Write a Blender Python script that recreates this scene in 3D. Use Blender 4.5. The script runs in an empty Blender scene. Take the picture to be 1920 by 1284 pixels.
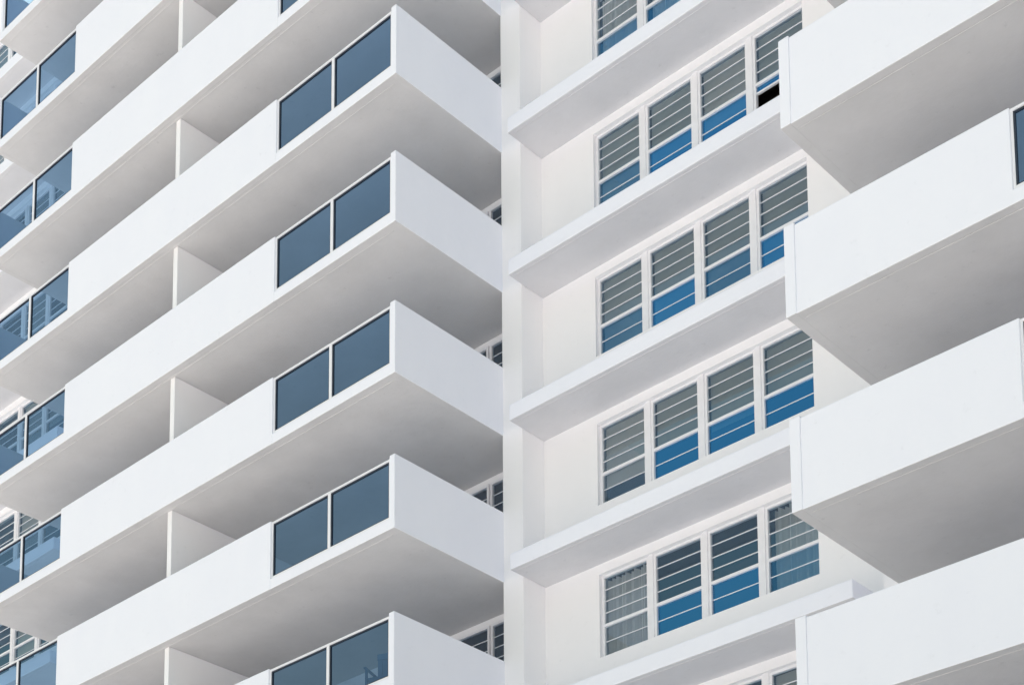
import bpy, math, random
random.seed(4)
S=bpy.context.scene; C=S.collection
EYE=1.6
# ---------------------------------------------------------------- materials
def newmat(name):
    m=bpy.data.materials.new(name); m.use_nodes=True; nt=m.node_tree
    for n in list(nt.nodes): nt.nodes.remove(n)
    out=nt.nodes.new('ShaderNodeOutputMaterial'); return m,nt,out
def plaster(name,c1,c2,rough=.75,bump=.12,streak=True,marks=.25):
    m,nt,out=newmat(name); N=nt.nodes; L=nt.links
    p=N.new('ShaderNodeBsdfPrincipled'); L.new(p.outputs[0],out.inputs[0]); p.inputs['Roughness'].default_value=rough
    p.inputs['Specular IOR Level'].default_value=.25
    geo=N.new('ShaderNodeNewGeometry')
    mp=N.new('ShaderNodeMapping'); mp.inputs['Scale'].default_value=(1,1,.5 if streak else 1); L.new(geo.outputs['Position'],mp.inputs[0])
    n1=N.new('ShaderNodeTexNoise'); n1.inputs['Scale'].default_value=1.1; n1.inputs['Detail'].default_value=6; n1.inputs['Roughness'].default_value=.6
    L.new(mp.outputs[0],n1.inputs[0])
    mp2=N.new('ShaderNodeMapping'); mp2.inputs['Scale'].default_value=(1,1,.06 if streak else 1); L.new(geo.outputs['Position'],mp2.inputs[0])
    n2=N.new('ShaderNodeTexNoise'); n2.inputs['Scale'].default_value=9; n2.inputs['Detail'].default_value=3; L.new(mp2.outputs[0],n2.inputs[0])
    a=N.new('ShaderNodeMath'); a.operation='MULTIPLY_ADD'; a.inputs[1].default_value=.12; L.new(n2.outputs[0],a.inputs[0]); L.new(n1.outputs[0],a.inputs[2])
    r=N.new('ShaderNodeMapRange'); r.inputs[1].default_value=.3; r.inputs[2].default_value=.8; L.new(a.outputs[0],r.inputs[0])
    mx=N.new('ShaderNodeMix'); mx.data_type='RGBA'; mx.inputs[6].default_value=(*c1,1); mx.inputs[7].default_value=(*c2,1); L.new(r.outputs[0],mx.inputs[0])
    n4=N.new('ShaderNodeTexNoise'); n4.inputs['Scale'].default_value=5.5; n4.inputs['Detail'].default_value=5; n4.inputs['Roughness'].default_value=.7; L.new(geo.outputs['Position'],n4.inputs[0])
    r4=N.new('ShaderNodeMapRange'); r4.inputs[1].default_value=.63; r4.inputs[2].default_value=.78; r4.inputs[4].default_value=marks; L.new(n4.outputs[0],r4.inputs[0])
    mx4=N.new('ShaderNodeMix'); mx4.data_type='RGBA'; L.new(r4.outputs[0],mx4.inputs[0]); L.new(mx.outputs[2],mx4.inputs[6]); mx4.inputs[7].default_value=(*[x*.72 for x in c1],1)
    L.new(mx4.outputs[2],p.inputs['Base Color'])
    n3=N.new('ShaderNodeTexNoise'); n3.inputs['Scale'].default_value=14; n3.inputs['Detail'].default_value=8; L.new(geo.outputs['Position'],n3.inputs[0])
    n5=N.new('ShaderNodeTexNoise'); n5.inputs['Scale'].default_value=1.7; n5.inputs['Detail'].default_value=2; L.new(geo.outputs['Position'],n5.inputs[0])
    b5=N.new('ShaderNodeBump'); b5.inputs['Strength'].default_value=.35; b5.inputs['Distance'].default_value=.03; L.new(n5.outputs[0],b5.inputs['Height'])
    b=N.new('ShaderNodeBump'); b.inputs['Strength'].default_value=bump; b.inputs['Distance'].default_value=.02; L.new(n3.outputs[0],b.inputs['Height']); L.new(b5.outputs[0],b.inputs['Normal']); L.new(b.outputs[0],p.inputs['Normal'])
    return m
M={}
M['white']=plaster('white_stucco',(.875,.885,.955),(.90,.91,.97))
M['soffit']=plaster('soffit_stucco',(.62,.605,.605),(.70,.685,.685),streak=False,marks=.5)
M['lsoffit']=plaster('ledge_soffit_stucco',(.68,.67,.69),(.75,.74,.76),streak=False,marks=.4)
M['wall']=plaster('wall_stucco',(.93,.918,.935),(.945,.935,.95))
def simple(name,c,rough=.4,metal=0,spec=.5):
    m,nt,out=newmat(name); N=nt.nodes; L=nt.links
    p=N.new('ShaderNodeBsdfPrincipled'); L.new(p.outputs[0],out.inputs[0])
    n=N.new('ShaderNodeTexNoise'); n.inputs['Scale'].default_value=6; n.inputs['Detail'].default_value=4
    g=N.new('ShaderNodeNewGeometry'); L.new(g.outputs['Position'],n.inputs[0])
    mx=N.new('ShaderNodeMix'); mx.data_type='RGBA'; mx.inputs[6].default_value=(*[x*.92 for x in c],1); mx.inputs[7].default_value=(*[min(1,x*1.06) for x in c],1)
    L.new(n.outputs[0],mx.inputs[0]); L.new(mx.outputs[2],p.inputs['Base Color'])
    p.inputs['Roughness'].default_value=rough; p.inputs['Metallic'].default_value=metal; p.inputs['Specular IOR Level'].default_value=spec
    return m
M['frame']=simple('white_painted_aluminium',(.88,.875,.905),.35)
M['gasket']=simple('dark_gasket',(.03,.04,.06),.5)
M['blind']=simple('grey_green_blind',(.48,.49,.44),.7)
M['blind2']=simple('pale_grey_blind',(.62,.60,.54),.7)
M['curtain']=simple('pale_curtain',(.85,.83,.80),.9)
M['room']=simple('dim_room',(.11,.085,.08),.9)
M['chair']=simple('blue_plastic',(.20,.30,.42),.4)
def glass(name,tint,refl_col,base,top,var=.2,wave=.16):
    m,nt,out=newmat(name); N=nt.nodes; L=nt.links
    ge=N.new('ShaderNodeNewGeometry')
    t=N.new('ShaderNodeBsdfTransparent')
    nv=N.new('ShaderNodeTexNoise'); nv.inputs['Scale'].default_value=.55; nv.inputs['Detail'].default_value=1; L.new(ge.outputs['Position'],nv.inputs[0])
    mt=N.new('ShaderNodeMix'); mt.data_type='RGBA'; mt.inputs[6].default_value=(*[x*(1-var) for x in tint],1); mt.inputs[7].default_value=(*[min(1,x*(1+var)) for x in tint],1)
    L.new(nv.outputs[0],mt.inputs[0]); L.new(mt.outputs[2],t.inputs[0])
    g=N.new('ShaderNodeBsdfGlossy'); g.inputs['Color'].default_value=(*refl_col,1); g.inputs['Roughness'].default_value=.01
    lw=N.new('ShaderNodeLayerWeight'); lw.inputs[0].default_value=.5
    r=N.new('ShaderNodeMapRange'); r.inputs[3].default_value=base; r.inputs[4].default_value=top; L.new(lw.outputs['Fresnel'],r.inputs[0])
    nn=N.new('ShaderNodeTexNoise'); nn.inputs['Scale'].default_value=.8; L.new(ge.outputs['Position'],nn.inputs[0])
    b=N.new('ShaderNodeBump'); b.inputs['Strength'].default_value=wave; b.inputs['Distance'].default_value=.03; L.new(nn.outputs[0],b.inputs['Height']); L.new(b.outputs[0],g.inputs['Normal'])
    mx=N.new('ShaderNodeMixShader'); L.new(r.outputs[0],mx.inputs[0]); L.new(t.outputs[0],mx.inputs[1]); L.new(g.outputs[0],mx.inputs[2]); L.new(mx.outputs[0],out.inputs[0])
    return m
M['tint']=glass('blue_tinted_glass',(.255,.395,.57),(.6,.8,1),.10,.45,.12)
M['pane']=glass('upper_window_glass',(.88,.90,.87),(.40,.64,.86),.18,.7)
M['pane_low']=glass('sky_tinted_lower_glass',(.55,.74,.88),(.12,.50,.95),.38,.95,.3,.3)  # blue of the reflected sky is put into the glossy colour
M['pane_dim']=glass('dim_sky_tinted_lower_glass',(.66,.76,.82),(.16,.50,.88),.25,.7,.3,.3)  # weaker variant, sky blue again painted into the reflection
# ---------------------------------------------------------------- mesh helper
class MB:
    def __init__(s): s.v=[]; s.f=[]
    def box(s,x0,x1,y0,y1,z0,z1):
        k=len(s.v)
        s.v+=[(x0,y0,z0),(x1,y0,z0),(x1,y1,z0),(x0,y1,z0),(x0,y0,z1),(x1,y0,z1),(x1,y1,z1),(x0,y1,z1)]
        s.f+=[tuple(k+i for i in q) for q in ((0,3,2,1),(4,5,6,7),(0,1,5,4),(1,2,6,5),(2,3,7,6),(3,0,4,7))]
        return s
    def quad(s,*p):
        k=len(s.v); s.v+=list(p); s.f.append(tuple(range(k,k+len(p)))); return s
    def build(s,name,mats,parent=None,loc=(0,0,0),bevel=0,soffit=False):
        me=bpy.data.meshes.new(name); me.from_pydata(s.v,[],s.f); me.update()
        if not isinstance(mats,(list,tuple)): mats=[mats]
        for m in mats: me.materials.append(m)
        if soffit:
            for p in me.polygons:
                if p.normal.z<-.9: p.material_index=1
        o=bpy.data.objects.new(name,me); C.objects.link(o); o.location=loc
        if parent: o.parent=parent
        if bevel:
            b=o.modifiers.new('bevel','BEVEL'); b.width=bevel; b.segments=2; b.limit_method='ANGLE'
        return o
def copy_tree(o,parent,loc=None):
    c=o.copy(); C.objects.link(c); c.parent=parent
    if loc is not None: c.location=loc
    for ch in list(o.children): copy_tree(ch,c)
    return c
# ---------------------------------------------------------------- dimensions (metres, eye at the origin)
H=2.9; Z0=24.173
XL=-20.74; XE=-34.32; W=XL-XE; YF=20.29; YC=23.13; YB=24.07
XC=-20.27; YLF=22.76; ZL=24.117; YW=23.74
XW1=-18.945; ZT=23.88-Z0; ZB=22.404-Z0     # relative to slab bottom of the floor above
XR=-12.513; YR=19.87; ZR=18.253+2*H
B=bpy.data.objects.new('apartment_building',None); C.objects.link(B); B.location=(-20,24,0)
B['label']='tall white apartment building with long balconies, blue glass railings and window bays'; B['category']='building'
def L3(x,y,z): return (x+20,y-24,z+EYE)     # eye-relative -> building-relative
# ---------------------------------------------------------------- balcony prototypes
def glass_run(slab,x0,x1,n,yg=.05):
    fr=MB()
    zb,zt=.2,1.325
    fr.box(x0,x1,yg-.02,yg+.04,zb+.001,zb+.05)
    fr.box(x0,x1,yg-.03,yg+.05,zt-.035,zt)
    w=(x1-x0)/n; pw=.035
    for i in range(n+1):
        a=max(x0,x0+i*w-pw); b=min(x1,x0+i*w+pw)
        fr.box(a,b,yg-.022,yg+.042,zb+.05,zt-.035)
    fr.build('railing_frame',M['frame'],slab)
    for i in range(n):
        a=x0+i*w+pw; b=x0+(i+1)*w-pw; q=.022
        z0,z1=zb+.05,zt-.035
        g=MB()
        g.box(a,a+q,yg-.01,yg+.03,z0,z1).box(b-q,b,yg-.01,yg+.03,z0,z1)
        g.box(a+q,b-q,yg-.01,yg+.03,z0,z0+q).box(a+q,b-q,yg-.01,yg+.03,z1-q,z1)
        g.build('gasket',M['gasket'],slab)
        MB().quad((a+q,yg+.01,z0+q),(b-q,yg+.01,z0+q),(b-q,yg+.01,z1-q),(a+q,yg+.01,z1-q)).build('glass_panel',M['tint'],slab)
def make_balcony(kind):
    ge=kind=='glass_ends'
    D=YB-(YF if ge else YR)-.002
    ys=YC-(YF if ge else YR)+.03
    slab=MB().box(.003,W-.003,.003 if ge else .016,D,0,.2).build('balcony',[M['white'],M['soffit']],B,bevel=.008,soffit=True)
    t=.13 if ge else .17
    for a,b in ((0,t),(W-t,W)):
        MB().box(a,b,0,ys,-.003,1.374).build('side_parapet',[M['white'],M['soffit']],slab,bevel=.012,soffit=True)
    if ge:
        MB().box(3.27,10.28,-.004,.12,-.003,1.345).build('parapet',[M['white'],M['soffit']],slab,bevel=.012,soffit=True)
        glass_run(slab,t+.001,3.269,2); glass_run(slab,10.281,W-t-.001,2)
        px=6.83
    else:
        for a,b in ((t,3.37),(W-3.37,W-t)):
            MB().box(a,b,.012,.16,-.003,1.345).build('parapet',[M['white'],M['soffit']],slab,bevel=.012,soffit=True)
        glass_run(slab,3.371,W-3.371,4,.06)
        px=6.79
    MB().box(px,px+.14,.19,D,.201,H-.002).build('partition',M['wall'],slab,bevel=.01)
    d=MB().box(.22,W-.22,.17,.182,-.006,.001)
    d.build('drip_edge',M['soffit'],slab)
    return slab
bl=make_balcony('glass_ends'); first=True
ROWS=range(-3,8)
for n in ROWS:
    loc=L3(XE,YF,Z0-H*(n-1))
    if first: bl.location=loc; first=False
    else: copy_tree(bl,B,loc)
br=make_balcony('solid_ends'); first=True
for n in range(0,8):
    loc=L3(XR,YR,ZR-H*(n-1))
    if first: br.location=loc; first=False
    else: copy_tree(br,B,loc)
# ---------------------------------------------------------------- window bay prototypes
GW=.957; GH=ZT-ZB; FB=.05; zr=FB+GH*.37; zq=FB+GH*.27
def window_frame(low=True):
    m=MB(); w=GW+2*FB; h=GH+2*FB
    m.box(0,FB,0,.07,0,h).box(w-FB,w,0,.07,0,h).box(FB,w-FB,0,.07,0,FB).box(FB,w-FB,0,.07,h-FB,h)
    m.box(FB,w-FB,.005,.06,zr,zr+.055)
    for k in range(1,4):
        z=zr+.055+(GH+FB-zr-.055)*k/4; m.box(FB,w-FB,.034,.055,z-.007,z+.007)
    if low:
        z=FB+(zr-FB)*.5; m.box(FB,w-FB,.034,.055,z-.007,z+.007)
    else: m.box(FB,w-FB,.02,.06,zq,zq+.035)
    return m
tmpl=window_frame().build('window',M['frame'],B)
tmpl_open=window_frame(False).build('window',M['frame'],B)
zm=zr+.03
def pquad(a,b,mat): return MB().quad((FB,.045,a),(FB+GW,.045,a),(FB+GW,.045,b),(FB,.045,b)).build('pane',mat,tmpl)
pane=pquad(zm,FB+GH,M['pane']); pane_low=pquad(FB,zm,M['pane_low']); pane_low2=pquad(FB,zm,M['pane']); pane_open=pquad(zq+.02,zm,M['pane_low']); pane_dim=pquad(FB,zm,M['pane_dim'])
dark=MB().quad((FB-.01,.068,FB-.01),(FB+GW+.01,.068,FB-.01),(FB+GW+.01,.068,FB+GH+.01),(FB-.01,.068,FB+GH+.01)).build('dim_room_panel',M['room'],tmpl)  # dark sheet painted as the dimness of the room behind
def blind_obj(parent,z0):
    m=MB(); st=.035; n=int((GH+FB-z0)/st); x0,x1=FB+.01,FB+GW-.01
    tilt=random.uniform(.014,.026); sag=random.uniform(-.006,.006)
    for k in range(n):
        z=GH+FB-k*st; m.quad((x0,.10,z+sag),(x1,.10,z-sag),(x1,.10+tilt,z-st*.92-sag),(x0,.10+tilt,z-st*.92+sag))
    return m.build('blind',M[random.choice(['blind','blind','blind2'])],parent)
def curtain_obj(parent,x0,x1):
    m=MB(); n=72; xs=[x0+(x1-x0)*i/n for i in range(n+1)]
    ph=random.uniform(0,6)
    ys=[.17+.06*math.sin(i*.8+ph)+.03*math.sin(i*.37)+.012*math.sin(i*2.1) for i in range(n+1)]
    for i in range(n): m.quad((xs[i],ys[i],FB),(xs[i+1],ys[i+1],FB),(xs[i+1],ys[i+1],FB+GH),(xs[i],ys[i],FB+GH))
    return m.build('curtain',M['curtain'],parent)
# code: b = blind down to that fraction, c = curtain, - = bare, d = dark panel standing in for the unlit room; suffix n = neutral, m = dim lower pane
FURN={-1:['cm','b.5','b.4','b.4'],0:['cm','cm','b.4','b.3'],1:['b0m','b.15','b.2','bo'],2:['b0m','b0','b0m','b0'],3:['b.2n','b.37','b.30','b.37'],4:['cn','-','-','cm'],5:['b.3','b.3','-','b.3']}
def place_window(x,y,z,code):
    op=code=='bo'; low=pane_low
    if code[-1]=='n' or code=='d': low=pane_low2
    if code[-1]=='m': low=pane_dim
    code=code.rstrip('nm')
    w=(tmpl_open if op else tmpl).copy(); C.objects.link(w); w.parent=B; w.location=L3(x,y,z)
    a=random.uniform(-.004,.004)
    for src in ([pane,pane_open] if op else [pane,low]):
        p=src.copy(); C.objects.link(p); p.parent=w; p.rotation_euler=(0,0,a)
    if op: blind_obj(w,zr); w['label']='window with its lower sash pushed open'
    elif code[0]=='b': blind_obj(w,FB+GH*float(code[1:] or 0))
    elif code[0]=='c': curtain_obj(w,FB,FB+GW)
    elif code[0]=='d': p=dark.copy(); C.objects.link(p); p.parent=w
WX0=XW1-FB; PITCH=(4.435-GW)/3
opx0=WX0; opx1=WX0+3*PITCH+GW+2*FB
REC=.08
def bay_row(dx,n,first):
    z=ZL-H*(n-1)
    if first:
        a=opx0-XC; b=opx1-XC
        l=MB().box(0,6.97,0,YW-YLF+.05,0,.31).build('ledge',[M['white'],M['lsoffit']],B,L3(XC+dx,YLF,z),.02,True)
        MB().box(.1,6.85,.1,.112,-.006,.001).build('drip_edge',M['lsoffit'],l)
        zb=ZB-FB+H+.06; zt=ZT+FB+H+.06
        full=7.29
        w=MB().box(0,a,0,.25,.19,H+.05).box(b,full,0,.25,.19,H+.05).box(a,b,0,.25,.19,zb).box(a,b,0,.25,zt,H+.05)
        wo=w.build('bay_wall',M['wall'],B,L3(XC+dx,YW,z))
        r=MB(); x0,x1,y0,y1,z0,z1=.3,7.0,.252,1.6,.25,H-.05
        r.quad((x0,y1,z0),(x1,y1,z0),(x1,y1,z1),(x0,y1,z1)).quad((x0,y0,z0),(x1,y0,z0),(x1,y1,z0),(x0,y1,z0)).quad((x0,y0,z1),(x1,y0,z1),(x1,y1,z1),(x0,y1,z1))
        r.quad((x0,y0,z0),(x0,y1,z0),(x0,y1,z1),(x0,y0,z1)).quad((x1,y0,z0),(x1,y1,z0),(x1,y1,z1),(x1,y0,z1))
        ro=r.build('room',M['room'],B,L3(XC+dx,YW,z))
        mu=[]
        for k in range(3):
            xa=WX0+k*PITCH+GW+2*FB; xb=WX0+(k+1)*PITCH
            mu.append(MB().box(0,xb-xa,0,.1,0,zt-zb).build('mullion',M['frame'],B,L3(xa+dx,YW+REC-.02,z+zb)))
        bay_row.p=[(l,XC,YLF,0),(wo,XC,YW,0),(ro,XC,YW,0)]+[(m_,WX0+k*PITCH+GW+2*FB,YW+REC-.02,zb) for k,m_ in enumerate(mu)]
    else:
        for o,x,y,dz in bay_row.p: copy_tree(o,B,L3(x+dx,y,z+dz))
    codes=FURN.get(n-1,['b.3','b0','b.4','b.2'])
    if dx: codes=['b.37n','-n','b.2n','b.3n'] if n%2 else ['cn','-n','b.2n','-n']
    for k in range(4):
        place_window(WX0+k*PITCH+dx,YW+REC,ZB-FB+Z0-H*(n-2),codes[k])
f=True
for n in range(-2,8): bay_row(0,n,f); f=False
for n in range(-3,8): bay_row(-21.81,n,False)
for n in range(-2,7):
    for k in range(3):
        place_window(XL-.03-(k+1)*(GW+2*FB+.04),YB-.075,ZB+Z0-H*(n-1)+.04,'d')
    for k in range(2):
        place_window(XE+.15+k*(GW+2*FB+.04),YB-.075,ZB+Z0-H*(n-1)+.04,'d')
for o in (pane,pane_low,pane_low2,pane_open,pane_dim,dark,tmpl,tmpl_open): bpy.data.objects.remove(o)
# ---------------------------------------------------------------- body and columns
TOP=Z0+5*H; 
def col(x0,x1): MB().box(0,x1-x0,0,YB+.3-YC,-EYE-.5,TOP).build('column',M['wall'],B,(x0+20,YC-24,EYE),.008)
for a,b in ((XL-.02,XC),(-12.98,XR+.02),(XL-.02-21.81,XC-21.81),(-34.79,XE+.02),(1.05,1.54)): col(a,b)
MB().box(XE+.021,XL-.021,0,.3,-EYE,TOP).build('back_wall',M['wall'],B,(20,YB-24,EYE))
MB().box(XR+.021,1.049,0,.3,-EYE,TOP).build('back_wall',M['wall'],B,(20,YB-24,EYE))
MB().box(-64,-42.58,0,.3,-EYE,TOP).build('back_wall',M['wall'],B,(20,YB-24,EYE))
MB().box(-64,20,0,14,-EYE,TOP+1).build('building_body',M['wall'],B,(20,YW+1.75-24,EYE))  # unseen mass, added so no light comes through from behind
MB().box(XC,-12.98,0,.25,-EYE,ZL-H*6-.02).build('base_wall',M['wall'],B,(20,YW-24,EYE))
# ---------------------------------------------------------------- chair on the lowest visible balcony
ch=bpy.data.objects.new('balcony_chair',None); C.objects.link(ch)
zc=Z0-H*4+.2+EYE+.002; ch.location=(-21.8,YF+.8,zc); ch.rotation_euler=(0,0,math.radians(20))
ch['label']='blue plastic chair behind the glass railing of the lowest balcony in view'; ch['category']='chair'
MB().box(-.26,.26,-.25,.25,.43,.47).build('seat',M['chair'],ch,bevel=.015)
bk=MB()
for i in range(5): bk.box(-.25+i*.1,-.155+i*.1,.24,.27,.47,1.0)
bk.box(-.26,.26,.235,.275,1.0,1.12); bk.build('backrest',M['chair'],ch,bevel=.01)
for sx in (-1,1):
    MB().box(sx*.27-.025,sx*.27+.025,-.25,.25,.66,.69).build('armrest',M['chair'],ch,bevel=.008)
    for sy in (-1,1): MB().box(sx*.24-.02,sx*.24+.02,sy*.23-.02,sy*.23+.02,0,.66).build('leg',M['chair'],ch)
# ---------------------------------------------------------------- ground
gm=plaster('pale_paving',(.70,.675,.655),(.78,.755,.735),.9,streak=False)
g=MB().quad((-1500,-1500,0),(1500,-1500,0),(1500,1500,0),(-1500,1500,0)).build('ground',gm); g['kind']='structure'
# ---------------------------------------------------------------- light
w=bpy.data.worlds.new('World'); S.world=w; w.use_nodes=True; nt=w.node_tree
bg=nt.nodes['Background']; sky=nt.nodes.new('ShaderNodeTexSky'); sky.sky_type='NISHITA'; sky.sun_disc=False
EL=math.radians(60); AZ=math.atan2(-.88,.47)
sky.sun_elevation=EL; sky.sun_rotation=AZ; sky.air_density=3.4; sky.dust_density=5; sky.ozone_density=5.5
nt.links.new(sky.outputs[0],bg.inputs[0]); bg.inputs[1].default_value=.15
from mathutils import Vector
sd=Vector((math.sin(AZ)*math.cos(EL),math.cos(AZ)*math.cos(EL),math.sin(EL)))
sl=bpy.data.lights.new('sun','SUN'); sl.energy=5; sl.angle=math.radians(.5); sl.color=(1,.97,.94)
so=bpy.data.objects.new('sun',sl); C.objects.link(so); so.rotation_euler=(-sd).to_track_quat('-Z','Y').to_euler(); so.location=(0,0,60)
# ---------------------------------------------------------------- camera
cd=bpy.data.cameras.new('camera'); cam=bpy.data.objects.new('camera',cd); C.objects.link(cam); S.camera=cam
cam.location=(0,0,EYE); cam.rotation_euler=(math.pi/2+.1393,0,.7714)
cd.sensor_width=36; cd.lens=36*3342.19/1920; cd.shift_x=(960-817.75)/1920; cd.shift_y=(2210.5-642)/1920; cd.clip_end=5000
S.view_settings.view_transform='Standard'; S.view_settings.look='None'; S.view_settings.exposure=0
S.cycles.max_bounces=8; S.cycles.diffuse_bounces=6; S.cycles.transparent_max_bounces=12
